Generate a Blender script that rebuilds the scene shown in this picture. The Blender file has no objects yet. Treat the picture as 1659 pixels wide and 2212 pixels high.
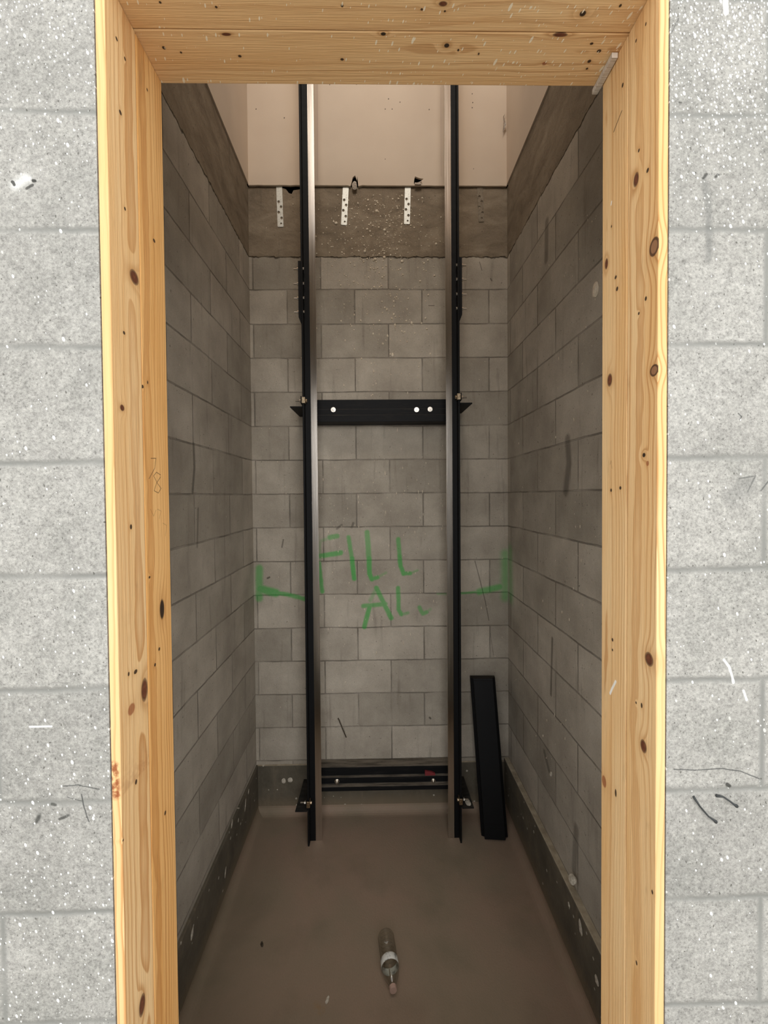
import bpy, bmesh, math, random
from mathutils import Vector, Matrix, noise as mnoise
random.seed(7)
S = bpy.context.scene
COL = S.collection

# ------------------------------------------------------------------ camera
F = 880.0; PX, PY = 825.5, 1088.0
CAM = Vector((0, 0, 1.5))
d = Vector((-13.5, 17.06, 880)).normalized()           # world +Y seen from the camera (right, up, forward)
u = Vector((-382, 45000, -880))
u = (u - d * u.dot(d)).normalized()                    # world +Z
r = d.cross(u) * -1
r = Vector((u.y*d.z-u.z*d.y, u.z*d.x-u.x*d.z, u.x*d.y-u.y*d.x))
if r.x < 0: r = -r                                     # world +X
# rows: world axes expressed in camera (right, up, fwd)
def cam_to_world(v): return Vector((r.dot(v), d.dot(v), u.dot(v)))
def ray(x, y): return cam_to_world(Vector(((x-PX)/F, -(y-PY)/F, 1.0)))
def onY(x, y, Y): v = ray(x, y); return CAM + v*(Y/v.y)
def onX(x, y, X): v = ray(x, y); return CAM + v*(X/v.x)
def onZ(x, y, Z): v = ray(x, y); return CAM + v*((Z-CAM.z)/v.z)
cd = bpy.data.cameras.new('camera'); cam = bpy.data.objects.new('camera', cd); COL.objects.link(cam)
cx, cy, cz = cam_to_world(Vector((1,0,0))), cam_to_world(Vector((0,1,0))), cam_to_world(Vector((0,0,1)))
M = Matrix(((cx.x, cy.x, -cz.x, CAM.x), (cx.y, cy.y, -cz.y, CAM.y), (cx.z, cy.z, -cz.z, CAM.z), (0,0,0,1)))
cam.matrix_world = M
cd.sensor_fit = 'VERTICAL'; cd.sensor_height = 36; cd.lens = F/2212*36
cd.shift_x = (829.5-PX)/2212; cd.shift_y = (PY-1106)/2212
cd.clip_start = 0.02
S.camera = cam

# ------------------------------------------------------------------ node mini-language
def lin(c):
    return tuple(((v/255)/12.92 if v/255 <= .04045 else ((v/255+.055)/1.055)**2.4) for v in c)
class V:
    def __init__(s, nt, sock): s.nt, s.s = nt, sock
    def _m(s, op, *a, swap=False):
        n = s.nt.nodes.new('ShaderNodeMath'); n.operation = op
        args = [s]+list(a)
        if swap: args = args[::-1]
        for i, x in enumerate(args):
            if isinstance(x, V): s.nt.links.new(x.s, n.inputs[i])
            else: n.inputs[i].default_value = x
        return V(s.nt, n.outputs[0])
    def __add__(s, o): return s._m('ADD', o)
    __radd__ = __add__
    def __sub__(s, o): return s._m('SUBTRACT', o)
    def __rsub__(s, o): return s._m('SUBTRACT', o, swap=True)
    def __mul__(s, o): return s._m('MULTIPLY', o)
    __rmul__ = __mul__
    def __truediv__(s, o): return s._m('DIVIDE', o)
    def max(s, o): return s._m('MAXIMUM', o)
    def min(s, o): return s._m('MINIMUM', o)
    def gt(s, o): return s._m('GREATER_THAN', o)
    def lt(s, o): return s._m('LESS_THAN', o)
    def sqrt(s): return s._m('SQRT')
    def abs(s): return s._m('ABSOLUTE')
    def exp(s): return s._m('EXPONENT')
    def frac(s): return s._m('FRACT')
    def sin(s): return s._m('SINE')
    def pow(s, o): return s._m('POWER', o)
    def step(s, a, b, oa=0., ob=1.):
        n = s.nt.nodes.new('ShaderNodeMapRange'); n.interpolation_type = 'SMOOTHSTEP'
        s.nt.links.new(s.s, n.inputs['Value'])
        if a > b: a, b, oa, ob = b, a, ob, oa
        n.inputs['From Min'].default_value = a; n.inputs['From Max'].default_value = b
        n.inputs['To Min'].default_value = oa; n.inputs['To Max'].default_value = ob
        return V(s.nt, n.outputs[0])
class Mat:
    def __init__(s, name):
        s.m = bpy.data.materials.new(name); s.m.use_nodes = True
        s.nt = s.m.node_tree; s.b = s.nt.nodes['Principled BSDF']
        tc = s.nt.nodes.new('ShaderNodeTexCoord'); s.obj = tc.outputs['Object']
        sp = s.nt.nodes.new('ShaderNodeSeparateXYZ'); s.nt.links.new(s.obj, sp.inputs[0])
        s.x, s.y, s.z = (V(s.nt, o) for o in sp.outputs)
    def vec(s, x, y, z=0.):
        n = s.nt.nodes.new('ShaderNodeCombineXYZ')
        for i, a in enumerate((x, y, z)):
            if isinstance(a, V): s.nt.links.new(a.s, n.inputs[i])
            else: n.inputs[i].default_value = a
        return n.outputs[0]
    def noise(s, vec, scale, detail=3, rough=.55, dist=0., col=False):
        n = s.nt.nodes.new('ShaderNodeTexNoise'); s.nt.links.new(vec, n.inputs['Vector'])
        n.inputs['Scale'].default_value = scale; n.inputs['Detail'].default_value = detail
        n.inputs['Roughness'].default_value = rough; n.inputs['Distortion'].default_value = dist
        return V(s.nt, n.outputs[0]) if not col else n.outputs[1]
    def voro(s, vec, scale, rand=1.):
        n = s.nt.nodes.new('ShaderNodeTexVoronoi'); n.voronoi_dimensions = '2D'; s.nt.links.new(vec, n.inputs['Vector'])
        n.inputs['Scale'].default_value = scale; n.inputs['Randomness'].default_value = rand
        sp = s.nt.nodes.new('ShaderNodeSeparateColor'); s.nt.links.new(n.outputs['Color'], sp.inputs[0])
        return V(s.nt, n.outputs['Distance']), V(s.nt, sp.outputs[0]), V(s.nt, sp.outputs[1])
    def mix(s, f, a, b, mode='MIX'):
        n = s.nt.nodes.new('ShaderNodeMix'); n.data_type = 'RGBA'; n.blend_type = mode; n.clamp_factor = True
        if isinstance(f, V): s.nt.links.new(f.s, n.inputs[0])
        else: n.inputs[0].default_value = f
        for i, c in ((6, a), (7, b)):
            if isinstance(c, tuple): n.inputs[i].default_value = (*c[:3], 1)
            else: s.nt.links.new(c, n.inputs[i])
        return n.outputs[2]
    def scale(s, col, f):                                  # multiply a colour by a value socket
        g = s.nt.nodes.new('ShaderNodeCombineColor')
        for i in range(3): s.nt.links.new(f.s, g.inputs[i])
        return s.mix(1., col, g.outputs[0], 'MULTIPLY')
    def ramp(s, f, stops):
        n = s.nt.nodes.new('ShaderNodeValToRGB'); s.nt.links.new(f.s, n.inputs[0])
        cr = n.color_ramp
        while len(cr.elements) < len(stops): cr.elements.new(.5)
        for e, (p, c) in zip(cr.elements, stops): e.position = p; e.color = (*c, 1)
        return n.outputs[0]
    def out(s, col, rough=.9, metal=0., bump=None, bdist=.002, bstr=1., spec=.3):
        b = s.b
        if isinstance(col, tuple): b.inputs['Base Color'].default_value = (*col, 1)
        else: s.nt.links.new(col, b.inputs['Base Color'])
        if isinstance(rough, V): s.nt.links.new(rough.s, b.inputs['Roughness'])
        else: b.inputs['Roughness'].default_value = rough
        b.inputs['Metallic'].default_value = metal; b.inputs['Specular IOR Level'].default_value = spec
        if bump is not None:
            n = s.nt.nodes.new('ShaderNodeBump'); n.inputs['Distance'].default_value = bdist
            n.inputs['Strength'].default_value = bstr
            s.nt.links.new(bump.s, n.inputs['Height']); s.nt.links.new(n.outputs[0], b.inputs['Normal'])
        return s.m

# soft spray stroke: distance to a segment a-b, in a node group
def stroke_group():
    g = bpy.data.node_groups.new('stroke', 'ShaderNodeTree')
    for nm in ('u', 'v', 'ax', 'ay', 'bx', 'by', 'r0', 'r1', 'k'):
        g.interface.new_socket(nm, in_out='INPUT', socket_type='NodeSocketFloat')
    g.interface.new_socket('m', in_out='OUTPUT', socket_type='NodeSocketFloat')
    gi = g.nodes.new('NodeGroupInput'); go = g.nodes.new('NodeGroupOutput')
    I = [V(g, o) for o in gi.outputs]
    U, W, ax, ay, bx, by, r0, r1, k = I[:9]
    dx, dy = bx-ax, by-ay; px, py = U-ax, W-ay
    t = ((px*dx+py*dy)/(dx*dx+dy*dy+1e-9)).max(0.).min(1.)
    ex, ey = px-t*dx, py-t*dy
    dist = (ex*ex+ey*ey).sqrt()
    q = ((dist-r1)/(r0-r1)).max(0.).min(1.)
    q = q*q*(3.0-2.0*q)*k
    g.links.new(q.s, go.inputs[0]); return g
SG = stroke_group()
def strokes(mt, U, W, segs):                             # segs: (ax, ay, bx, by, r_core, r_outer, strength)
    res = None
    for a in segs:
        n = mt.nt.nodes.new('ShaderNodeGroup'); n.node_tree = SG
        mt.nt.links.new(U.s, n.inputs[0]); mt.nt.links.new(W.s, n.inputs[1])
        for i, v in enumerate(a): n.inputs[2+i].default_value = v
        o = V(mt.nt, n.outputs[0]); res = o if res is None else res.max(o)
    return res
def knot_group():
    g = bpy.data.node_groups.new('knot', 'ShaderNodeTree')
    for nm in ('c', 'l', 'c0', 'l0', 'ic', 'il', 'w'):
        g.interface.new_socket(nm, in_out='INPUT', socket_type='NodeSocketFloat')
    for nm in ('mask', 'halo', 'bend'): g.interface.new_socket(nm, in_out='OUTPUT', socket_type='NodeSocketFloat')
    gi = g.nodes.new('NodeGroupInput'); go = g.nodes.new('NodeGroupOutput')
    c, l, c0, l0, ic, il, w = [V(g, o) for o in gi.outputs][:7]
    a = (c-c0)*ic; b = (l-l0)*il
    e2 = a*a+b*b
    mk = e2.sqrt().step(1.1, .75)
    halo = (e2*-.35).exp()
    b2 = b*.35; a2 = a*.5
    bend = ((a2*a2+b2*b2)*-1.0).exp()*w
    for i, v in enumerate((mk, halo, bend)): g.links.new(v.s, go.inputs[i])
    return g
KG = knot_group()

# ------------------------------------------------------------------ mesh helpers
def finish(bm, name, mat, parent=None, smooth=False, bev=0., seg=2):
    if bev: bmesh.ops.bevel(bm, geom=list(bm.edges), offset=bev, segments=seg, profile=.5, affect='EDGES', clamp_overlap=True)
    bmesh.ops.recalc_face_normals(bm, faces=bm.faces)
    me = bpy.data.meshes.new(name); bm.to_mesh(me); bm.free()
    if smooth:
        for p in me.polygons: p.use_smooth = True
    me.materials.append(mat)
    o = bpy.data.objects.new(name, me); COL.objects.link(o)
    if parent: o.parent = parent
    return o
def box(bm, a, b):
    vs = [bm.verts.new((x, y, z)) for z in (a[2], b[2]) for y in (a[1], b[1]) for x in (a[0], b[0])]
    for f in ((0,2,3,1), (4,5,7,6), (0,1,5,4), (2,6,7,3), (0,4,6,2), (1,3,7,5)): bm.faces.new([vs[i] for i in f])
def cyl(bm, p, axis, rad, length, n=16, rad2=None):
    axis = Vector(axis).normalized(); q = axis.to_track_quat('Z', 'Y')
    rad2 = rad if rad2 is None else rad2
    R = []
    for k, rr in ((0, rad), (length, rad2)):
        R.append([bm.verts.new(Vector(p)+q @ Vector((rr*math.cos(2*math.pi*i/n), rr*math.sin(2*math.pi*i/n), k))) for i in range(n)])
    for i in range(n): bm.faces.new((R[0][i], R[0][(i+1) % n], R[1][(i+1) % n], R[1][i]))
    bm.faces.new(R[0][::-1]); bm.faces.new(R[1])
def prism(bm, prof, a, b):                              # prof: closed list of fn(t)->Vector; extruded between a and b
    A = [bm.verts.new(a(p)) for p in prof]; B = [bm.verts.new(b(p)) for p in prof]; n = len(prof)
    for i in range(n): bm.faces.new((A[i], A[(i+1) % n], B[(i+1) % n], B[i]))
    bm.faces.new(A[::-1]); bm.faces.new(B)
def sheet(bm, loops, to3, thick):                       # flat sheet with holes, extruded by vector thick
    es = []
    for lp in loops:
        vs = [bm.verts.new(to3(*p)) for p in lp]
        es += [bm.edges.new((vs[i], vs[(i+1) % len(vs)])) for i in range(len(vs))]
    bmesh.ops.triangle_fill(bm, edges=es, use_beauty=True)
    r_ = bmesh.ops.extrude_face_region(bm, geom=list(bm.faces))
    bmesh.ops.translate(bm, vec=thick, verts=[v for v in r_['geom'] if isinstance(v, bmesh.types.BMVert)])
def tube(bm, pts, rad, n=8):
    pts = [Vector(p) for p in pts]; R = []
    for i, p in enumerate(pts):
        t = (pts[min(i+1, len(pts)-1)]-pts[max(i-1, 0)]).normalized(); q = t.to_track_quat('Z', 'Y')
        rr = rad[i] if isinstance(rad, (list, tuple)) else rad
        R.append([bm.verts.new(p+q @ Vector((rr*math.cos(2*math.pi*k/n), rr*math.sin(2*math.pi*k/n), 0))) for k in range(n)])
    for a, b in zip(R, R[1:]):
        for k in range(n): bm.faces.new((a[k], a[(k+1) % n], b[(k+1) % n], b[k]))
    bm.faces.new(R[0][::-1]); bm.faces.new(R[-1])
def lathe(bm, prof, n=32, closed=False):                # around local Z
    R = []
    for rr, z in prof: R.append([bm.verts.new((rr*math.cos(2*math.pi*k/n), rr*math.sin(2*math.pi*k/n), z)) for k in range(n)])
    if closed: R.append(R[0])
    for a, b in zip(R, R[1:]):
        for k in range(n): bm.faces.new((a[k], a[(k+1) % n], b[(k+1) % n], b[k]))
    return R
def blob(bm, c, nrm, rad, elong=1., flat=.45, up=Vector((0, 0, 1)), sub=1, ang=0.):
    nrm = Vector(nrm).normalized(); up = (up-nrm*up.dot(nrm)).normalized(); sd = up.cross(nrm)
    if ang: up, sd = up*math.cos(ang)+sd*math.sin(ang), sd*math.cos(ang)-up*math.sin(ang)
    vs = bmesh.ops.create_icosphere(bm, subdivisions=sub, radius=1.)['verts']
    for v in vs:
        k = 1+.25*mnoise.noise(v.co*1.3+c*40)
        v.co = c+(sd*v.co.x*rad+up*v.co.y*rad*elong+nrm*v.co.z*rad*flat)*k
def struct(o): o['kind'] = 'structure'; return o
def thing(name, loc, label, cat, group=None):
    o = bpy.data.objects.new(name, None); COL.objects.link(o); o.location = loc; o.empty_display_size = .05
    tag(o, label, cat, group); return o
def tag(o, label, cat, group=None, kind=None):
    o['label'] = label; o['category'] = cat
    if group: o['group'] = group
    if kind: o['kind'] = kind
    return o
def recenter(o, loc):                                    # move the origin, keep the geometry
    loc = Vector(loc)
    o.data.transform(Matrix.Translation(-loc)); o.location = loc; return o

# ------------------------------------------------------------------ key dimensions
YF = .72                                                 # front face of the block wall
YB = 2.48                                                # back wall of the shaft
YI = .915                                                # inner face of the front wall
XL = onY(545.5, 1071, YB).x; XR = onY(1097, 1071, YB).x
ZP = onY(820, 1752, YB-.012).z                           # pit floor
ZB = onY(820, 1647, YB).z                                # top of the concrete base
ZJ = onY(700, 1284, YB).z                                # one horizontal joint of the back wall
RH = (onY(800, 627, YB).z-onY(800, 1570, YB).z)/13       # course height
ZM = onY(820, 556, YB).z                                 # underside of the concrete beam
ZT = onY(820, 405, YB).z                                 # top of the concrete beam
ZTOP = 6.6
XO0, XJ0 = onY(226, 1108, YF).x, onY(249.5, 1108, YF).x
XO1, XJ1 = onY(1442, 1108, YF).x, onY(1418.5, 1108, YF).x
ZH = onY(822, 176, .90).z                                # header soffit
print('dims', XL, XR, ZP, ZB, ZJ, RH, ZM, ZT, XO0, XJ0, XJ1, XO1, ZH)

# ------------------------------------------------------------------ materials: blockwork
def speck(m, U, W, scale, rmin, rmax, frac_, stretch=1., ang=0.):
    """white flecks: mask"""
    if ang:
        U2 = U*math.cos(ang)+W*math.sin(ang); W2 = W*math.cos(ang)-U*math.sin(ang)
    else: U2, W2 = U, W
    D, c1, c2 = m.voro(m.vec(U2, W2*(1/stretch)), scale)
    rad = (c1*(rmax-rmin)+rmin)*scale
    on = c2.lt(frac_)
    return D, rad, on
def cmu_inside(name, U, W, u0, ulen=.406, paint=None, dark=0., seed=0., side=False):
    m = Mat(name); co = {'x': m.x, 'y': m.y, 'z': m.z}; A, Z = co[U], co[W]
    wob = m.noise(m.obj, 3.0, 2); wob2 = m.noise(m.obj, 28., 2)
    a = A-u0+40*ulen+(wob2-.5)*.004; z = Z-ZJ+20*RH+(wob-.5)*.012+(wob2-.5)*.004
    br = m.nt.nodes.new('ShaderNodeTexBrick'); m.nt.links.new(m.vec(a, z), br.inputs['Vector'])
    br.inputs['Scale'].default_value = 1; br.inputs['Brick Width'].default_value = ulen; br.inputs['Row Height'].default_value = RH
    br.inputs['Mortar Size'].default_value = .0042; br.inputs['Mortar Smooth'].default_value = .35
    br.inputs['Color1'].default_value = (.84, .84, .83, 1); br.inputs['Color2'].default_value = (1.14, 1.14, 1.14, 1)
    br.inputs['Mortar'].default_value = (.9, .9, .9, 1)
    beam = (Z+(wob2-.5)*.02).step(ZM-.002, ZM+.002)
    mort = V(m.nt, br.outputs['Fac'])*(1-beam)
    big = m.noise(m.obj, 4.5, 4, .6); fine = m.noise(m.obj, 170., 3, .7)
    # vertical streaks of damp
    stv = m.vec(A*26., Z*2.2, seed+1.); stk = m.noise(stv, 1., 3, .6)
    base = m.ramp(big, [(.3, lin((160, 151, 138))), (.55, lin((179, 170, 156))), (.75, lin((195, 186, 172)))])
    col = m.mix(1., base, br.outputs['Color'], 'MULTIPLY')
    col = m.mix(beam, col, m.ramp(m.noise(m.vec(A*5., Z*11., seed), 1., 5, .65, .6), [(.3, lin((124, 111, 94))), (.5, lin((145, 131, 112))), (.72, lin((165, 151, 131)))]))
    # crack line under the beam
    crk = (Z+(wob2-.5)*.03-ZM).abs().step(.006, .002)*(1-m.noise(m.obj, 9., 1).step(.55, .66)*.6)
    col = m.mix(stk.step(.56, .80)*.40, col, lin((92, 84, 74)))
    col = m.scale(col, fine*.35+.82)
    col = m.mix(mort*(m.noise(m.obj, 6., 2).step(.3, .65)*.45+.12), col, lin((78, 72, 64)))
    col = m.mix(crk*.75, col, lin((66, 58, 48)))
    pit = m.noise(m.obj, 85., 2, .5)
    col = m.mix(pit.step(.70, .76)*.5, col, lin((70, 64, 56)))
    # drips of whitewash, small
    D, rad, on = speck(m, A, Z, 22., .0004, .0026, .10 if side else .14, 2.2)
    sp = (rad-D).step(0., .03)*on
    col = m.mix(sp*.85, col, lin((222, 208, 186)))
    if paint: col = m.mix(strokes(m, A+(wob2-.5)*.006, Z+(wob2-.5)*.006, paint)*.78*(fine*.5+.72), col, lin((56, 172, 74)))
    hgt = fine*.5+mort*-.5+pit.step(.70, .76)*-.5+m.noise(m.obj, 30., 3)*.6*(1+beam)+crk*-1.2
    return m, col, hgt, A, Z

def segs_from(pl, conv, axes, r0, r1, k):                # polyline in photo pixels -> segments on a wall
    P = [conv(*p) for p in pl]; o = []
    for i in range(len(P)-1):
        a, b = P[i], P[i+1]
        o.append((getattr(a, axes[0]), getattr(a, axes[1]), getattr(b, axes[0]), getattr(b, axes[1]), r0, r1, k))
    return o
bw = lambda x, y: onY(x, y, YB)
G = []
for pl, r0, r1, k in [
    ([(560, 1228), (560, 1292)], .010, .034, .8), ([(562, 1272), (596, 1281)], .014, .036, .95), ([(596, 1281), (621, 1284), (662, 1295)], .006, .020, .9),
    ([(712, 1161), (728, 1158)], .008, .022, .75), ([(694, 1168), (712, 1162)], .002, .016, .35), ([(686, 1202), (736, 1194)], .008, .022, .9),
    ([(691, 1172), (690, 1216)], .003, .014, .35), ([(689, 1216), (696, 1278)], .006, .019, .95),
    ([(753, 1160), (760, 1205)], .006, .019, .8), ([(760, 1205), (765, 1250)], .008, .020, 1.),
    ([(793, 1150), (797, 1205)], .009, .022, .75), ([(797, 1205), (798, 1240), (803, 1251)], .009, .021, .95), ([(803, 1251), (816, 1247)], .006, .018, .9), ([(816, 1247), (834, 1237)], .001, .014, .4),
    ([(860, 1165), (863, 1200)], .007, .019, .8), ([(863, 1200), (865, 1223), (872, 1239)], .008, .019, .95), ([(872, 1239), (887, 1238)], .006, .017, .9), ([(887, 1238), (902, 1232)], .001, .012, .5),
    ([(813, 1270), (829, 1303), (845, 1335)], .009, .020, .9), ([(813, 1271), (800, 1297)], .003, .020, .45), ([(785, 1309), (832, 1305)], .007, .020, .85), ([(798, 1312), (787, 1354)], .008, .020, .95),
    ([(860, 1270), (861, 1316), (867, 1327)], .007, .018, .9), ([(867, 1327), (881, 1324)], .003, .016, .6),
    ([(906, 1312), (913, 1326), (922, 1322)], .006, .018, .75), ([(922, 1322), (930, 1316)], .001, .014, .4),
    ([(1091, 1196), (1091, 1290)], .002, .046, .62), ([(945, 1283), (966, 1283)], .001, .012, .35), ([(990, 1282), (1035, 1278)], .001, .013, .75), ([(1035, 1278), (1080, 1268)], .008, .030, .85)]:
    G += segs_from(pl, bw, 'xz', r0, r1, k)
def back_mat(name, paint):
  m, col, h, A, Z = cmu_inside(name, 'x', 'z', onY(846.5, 1600, YB).x, paint=paint)
  return m.out(m.mix(strokes(m, A, Z, SC)*.75, col, lin((46, 40, 34))), .93, bump=h, bdist=.004)
# scratches and the long crack on the right of the back wall
SC = segs_from([(1026, 1212), (1036, 1250), (1048, 1298), (1056, 1340)], bw, 'xz', .001, .004, .8)
SC += segs_from([(1059, 1368), (1066, 1415)], bw, 'xz', .0006, .003, .6)+segs_from([(926, 660), (938, 660)], bw, 'xz', .001, .003, .9)
SC += segs_from([(612, 1166), (609, 1182)], bw, 'xz', .002, .007, .7)+segs_from([(578, 1249), (582, 1247)], bw, 'xz', .003, .008, .9)
SC += segs_from([(738, 1134), (728, 1142)], bw, 'xz', .003, .010, .6)+segs_from([(763, 1130), (760, 1139)], bw, 'xz', .003, .010, .6)
SC += segs_from([(1036, 566), (1041, 584)], bw, 'xz', .001, .004, .7)+segs_from([(1060, 602), (1062, 606)], bw, 'xz', .002, .006, .8)+segs_from([(928, 1550), (930, 1552)], bw, 'xz', .003, .008, .9)
M_BACK = back_mat('block_back', None); M_BACKG = back_mat('block_back_painted', G)
m, col, h, A, Z = cmu_inside('block_left', 'y', 'z', 1.89, seed=5., side=True)
lw = lambda x, y: onX(x, y, XL)
SL = segs_from([(418, 960), (420, 1010), (416, 1062)], lw, 'yz', .004, .014, .6)+segs_from([(428, 1100), (426, 1180)], lw, 'yz', .003, .012, .45)
col = m.mix(strokes(m, A, Z, SL), col, lin((60, 58, 52)))
M_LEFT = m.out(col, .93, bump=h, bdist=.004)
m, col, h, A, Z = cmu_inside('block_right', 'y', 'z', 2.02, seed=9., side=True)
rw = lambda x, y: onX(x, y, XR)
SR = segs_from([(1226, 950), (1229, 1000), (1222, 1060)], rw, 'yz', .010, .035, .55)+segs_from([(1181, 480), (1180, 560)], rw, 'yz', .01, .03, .5)+segs_from([(1193, 1380), (1190, 1500)], rw, 'yz', .004, .014, .6)
SR += segs_from([(1176, 1625), (1186, 1665)], rw, 'yz', .008, .02, .5)+segs_from([(1245, 1790), (1240, 1880)], rw, 'yz', .01, .03, .45)
col = m.mix(strokes(m, A, Z, SR), col, lin((70, 64, 56)))
gg = segs_from([(1102, 1190), (1104, 1290)], rw, 'yz', .002, .07, .4)
col = m.mix(strokes(m, A, Z, gg), col, lin((56, 172, 74)))
M_RIGHT = m.out(col, .93, bump=h, bdist=.004)

# front wall: coarse sparkling grey blocks
def cmu_front():
    m = Mat('block_front'); A, Z = m.x, m.z
    zj = onY(120, 999, YF).z; rh = .2001
    wob = m.noise(m.obj, 5., 2); w2 = m.noise(m.obj, 60., 2)
    u0 = A.gt(0.)*(onY(1652, 1000, YF).x+.670)-.670
    a = A-u0+40*.406; z = Z-zj+20*rh+(wob-.5)*.012+(w2-.5)*.006
    br = m.nt.nodes.new('ShaderNodeTexBrick'); m.nt.links.new(m.vec(a, z), br.inputs['Vector'])
    for k, v in (('Scale', 1), ('Brick Width', .406), ('Row Height', rh), ('Mortar Size', .009), ('Mortar Smooth', 1.)): br.inputs[k].default_value = v
    br.inputs['Color1'].default_value = (.93, .93, .93, 1); br.inputs['Color2'].default_value = (1.05, 1.05, 1.05, 1)
    br.inputs['Mortar'].default_value = (1, 1, 1, 1)
    mort = V(m.nt, br.outputs['Fac'])*m.noise(m.obj, 7., 2).step(.25, .6, .55, 1.)
    big = m.noise(m.obj, 6., 4, .6); g1 = m.noise(m.obj, 230., 4, .75); g2 = m.noise(m.obj, 95., 3, .6)
    base = m.ramp(big, [(.25, lin((151, 150, 144))), (.5, lin((165, 163, 157))), (.75, lin((177, 175, 169)))])
    col = m.mix(1., base, br.outputs['Color'], 'MULTIPLY')
    keep = 1-mort*.75
    col = m.scale(col, (g1-.5)*keep*1.6+1.0)
    col = m.scale(col, (g2-.5)*keep*.8+1.0)
    col = m.mix(mort*1.0, col, lin((134, 134, 129)))
    col = m.mix(g1.step(.40, .30)*keep*.6, col, lin((96, 94, 88)))
    D0, k1, k2 = m.voro(m.vec(A+(w2-.5)*.008, Z*.7+(g2-.5)*.008), 95.)
    col = m.mix((k1*.16-D0).step(0., .05)*k2.lt(.22)*.8, col, lin((92, 90, 84)))
    # white aggregate / paint flecks, dense high up on the right, also low on the left
    dens = (Z.step(1.85, 2.35)*A.step(-.2, .9)*.42+Z.step(1.95, 2.4)*.18+Z.step(1.15, .95)*A.lt(0.)*.07+.03)
    out = col
    for sc, rm, st, an in ((78., .0027, 1.7, .35), (165., .0017, 1.5, .2)):
        D, rad, on = speck(m, A, Z, sc, rm*.3, rm, 1.01, st, an)
        D2, c1, c2 = m.voro(m.vec(A*math.cos(an)+Z*math.sin(an), (Z*math.cos(an)-A*math.sin(an))*(1/st)), sc)
        mk = (rad-D).step(0., .04)*c2.lt(1.)*(dens*1.4-c2).step(0., .02)
        out = m.mix(mk*.95, out, lin((250, 250, 244)))
    fw = lambda x, y: onY(x, y, YF)
    P = segs_from([(1456, 1662), (1500, 1664), (1560, 1660), (1600, 1666), (1640, 1682)], fw, 'xz', .0004, .0016, .75)
    P += segs_from([(136, 1698), (170, 1696), (214, 1705)], fw, 'xz', .0004, .0016, .7)+segs_from([(176, 1716), (182, 1745), (192, 1775)], fw, 'xz', .0004, .0018, .8)+segs_from([(146, 1722), (180, 1731)], fw, 'xz', .0003, .0013, .6)
    P += segs_from([(1596, 1034), (1632, 1028), (1615, 1062)], fw, 'xz', .0005, .002, .55)+segs_from([(1659, 1040), (1644, 1060)], fw, 'xz', .0005, .002, .6)
    P += segs_from([(1595, 893), (1602, 900), (1598, 906)], fw, 'xz', .0004, .0016, .7)+segs_from([(1450, 72), (1466, 40), (1462, 55)], fw, 'xz', .0004, .0016, .5)
    out = m.mix(strokes(m, A+(w2-.5)*.002, Z+(w2-.5)*.002, P), out, lin((62, 64, 64)))
    Q = segs_from([(1522, 395), (1530, 440), (1532, 520), (1530, 560)], fw, 'xz', .002, .010, .5)+segs_from([(1580, 1075), (1615, 1050)], fw, 'xz', .004, .03, .35)
    out = m.mix(strokes(m, A, Z, Q), out, lin((112, 113, 110)))
    Wt = segs_from([(1567, 0), (1569, 26)], fw, 'xz', .003, .006, 1.)+segs_from([(64, 1570), (112, 1569)], fw, 'xz', .0012, .002, .9)+segs_from([(1563, 1425), (1575, 1440), (1585, 1475)], fw, 'xz', .001, .003, .9)+segs_from([(1606, 1492), (1613, 1512)], fw, 'xz', .0012, .003, .95)
    Wt += segs_from([(32, 400), (56, 386)], fw, 'xz', .002, .014, .5)
    out = m.mix(strokes(m, A+(w2-.5)*.004, Z, Wt), out, lin((252, 252, 248)))
    K = segs_from([(27, 393), (30, 399)], fw, 'xz', .002, .004, .9)+segs_from([(72, 390), (76, 390)], fw, 'xz', .002, .004, .95)+segs_from([(58, 407), (70, 400)], fw, 'xz', .0015, .0035, .8)+segs_from([(80, 1773), (84, 1764)], fw, 'xz', .001, .006, .8)+segs_from([(128, 1770), (146, 1762)], fw, 'xz', .0008, .004, .75)+segs_from([(112, 1737), (120, 1739)], fw, 'xz', .0008, .004, .75)
    K += segs_from([(1571, 1694), (1576, 1697)], fw, 'xz', .002, .005, .9)+segs_from([(1619, 195), (1621, 199)], fw, 'xz', .0006, .0028, .7)+segs_from([(1468, 221), (1471, 222)], fw, 'xz', .0006, .0028, .7)
    K += segs_from([(1520, 384), (1526, 376)], fw, 'xz', .001, .004, .8)+segs_from([(1546, 382), (1552, 377)], fw, 'xz', .001, .004, .8)
    out = m.mix(strokes(m, A+(w2-.5)*.006, Z+(w2-.5)*.006, K), out, lin((56, 56, 52)))
    h = g1*keep*1.2+g2*keep*.8+mort*-.5
    return m.out(out, .88, bump=h, bdist=.0016)
M_FRONT = cmu_front()

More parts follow.
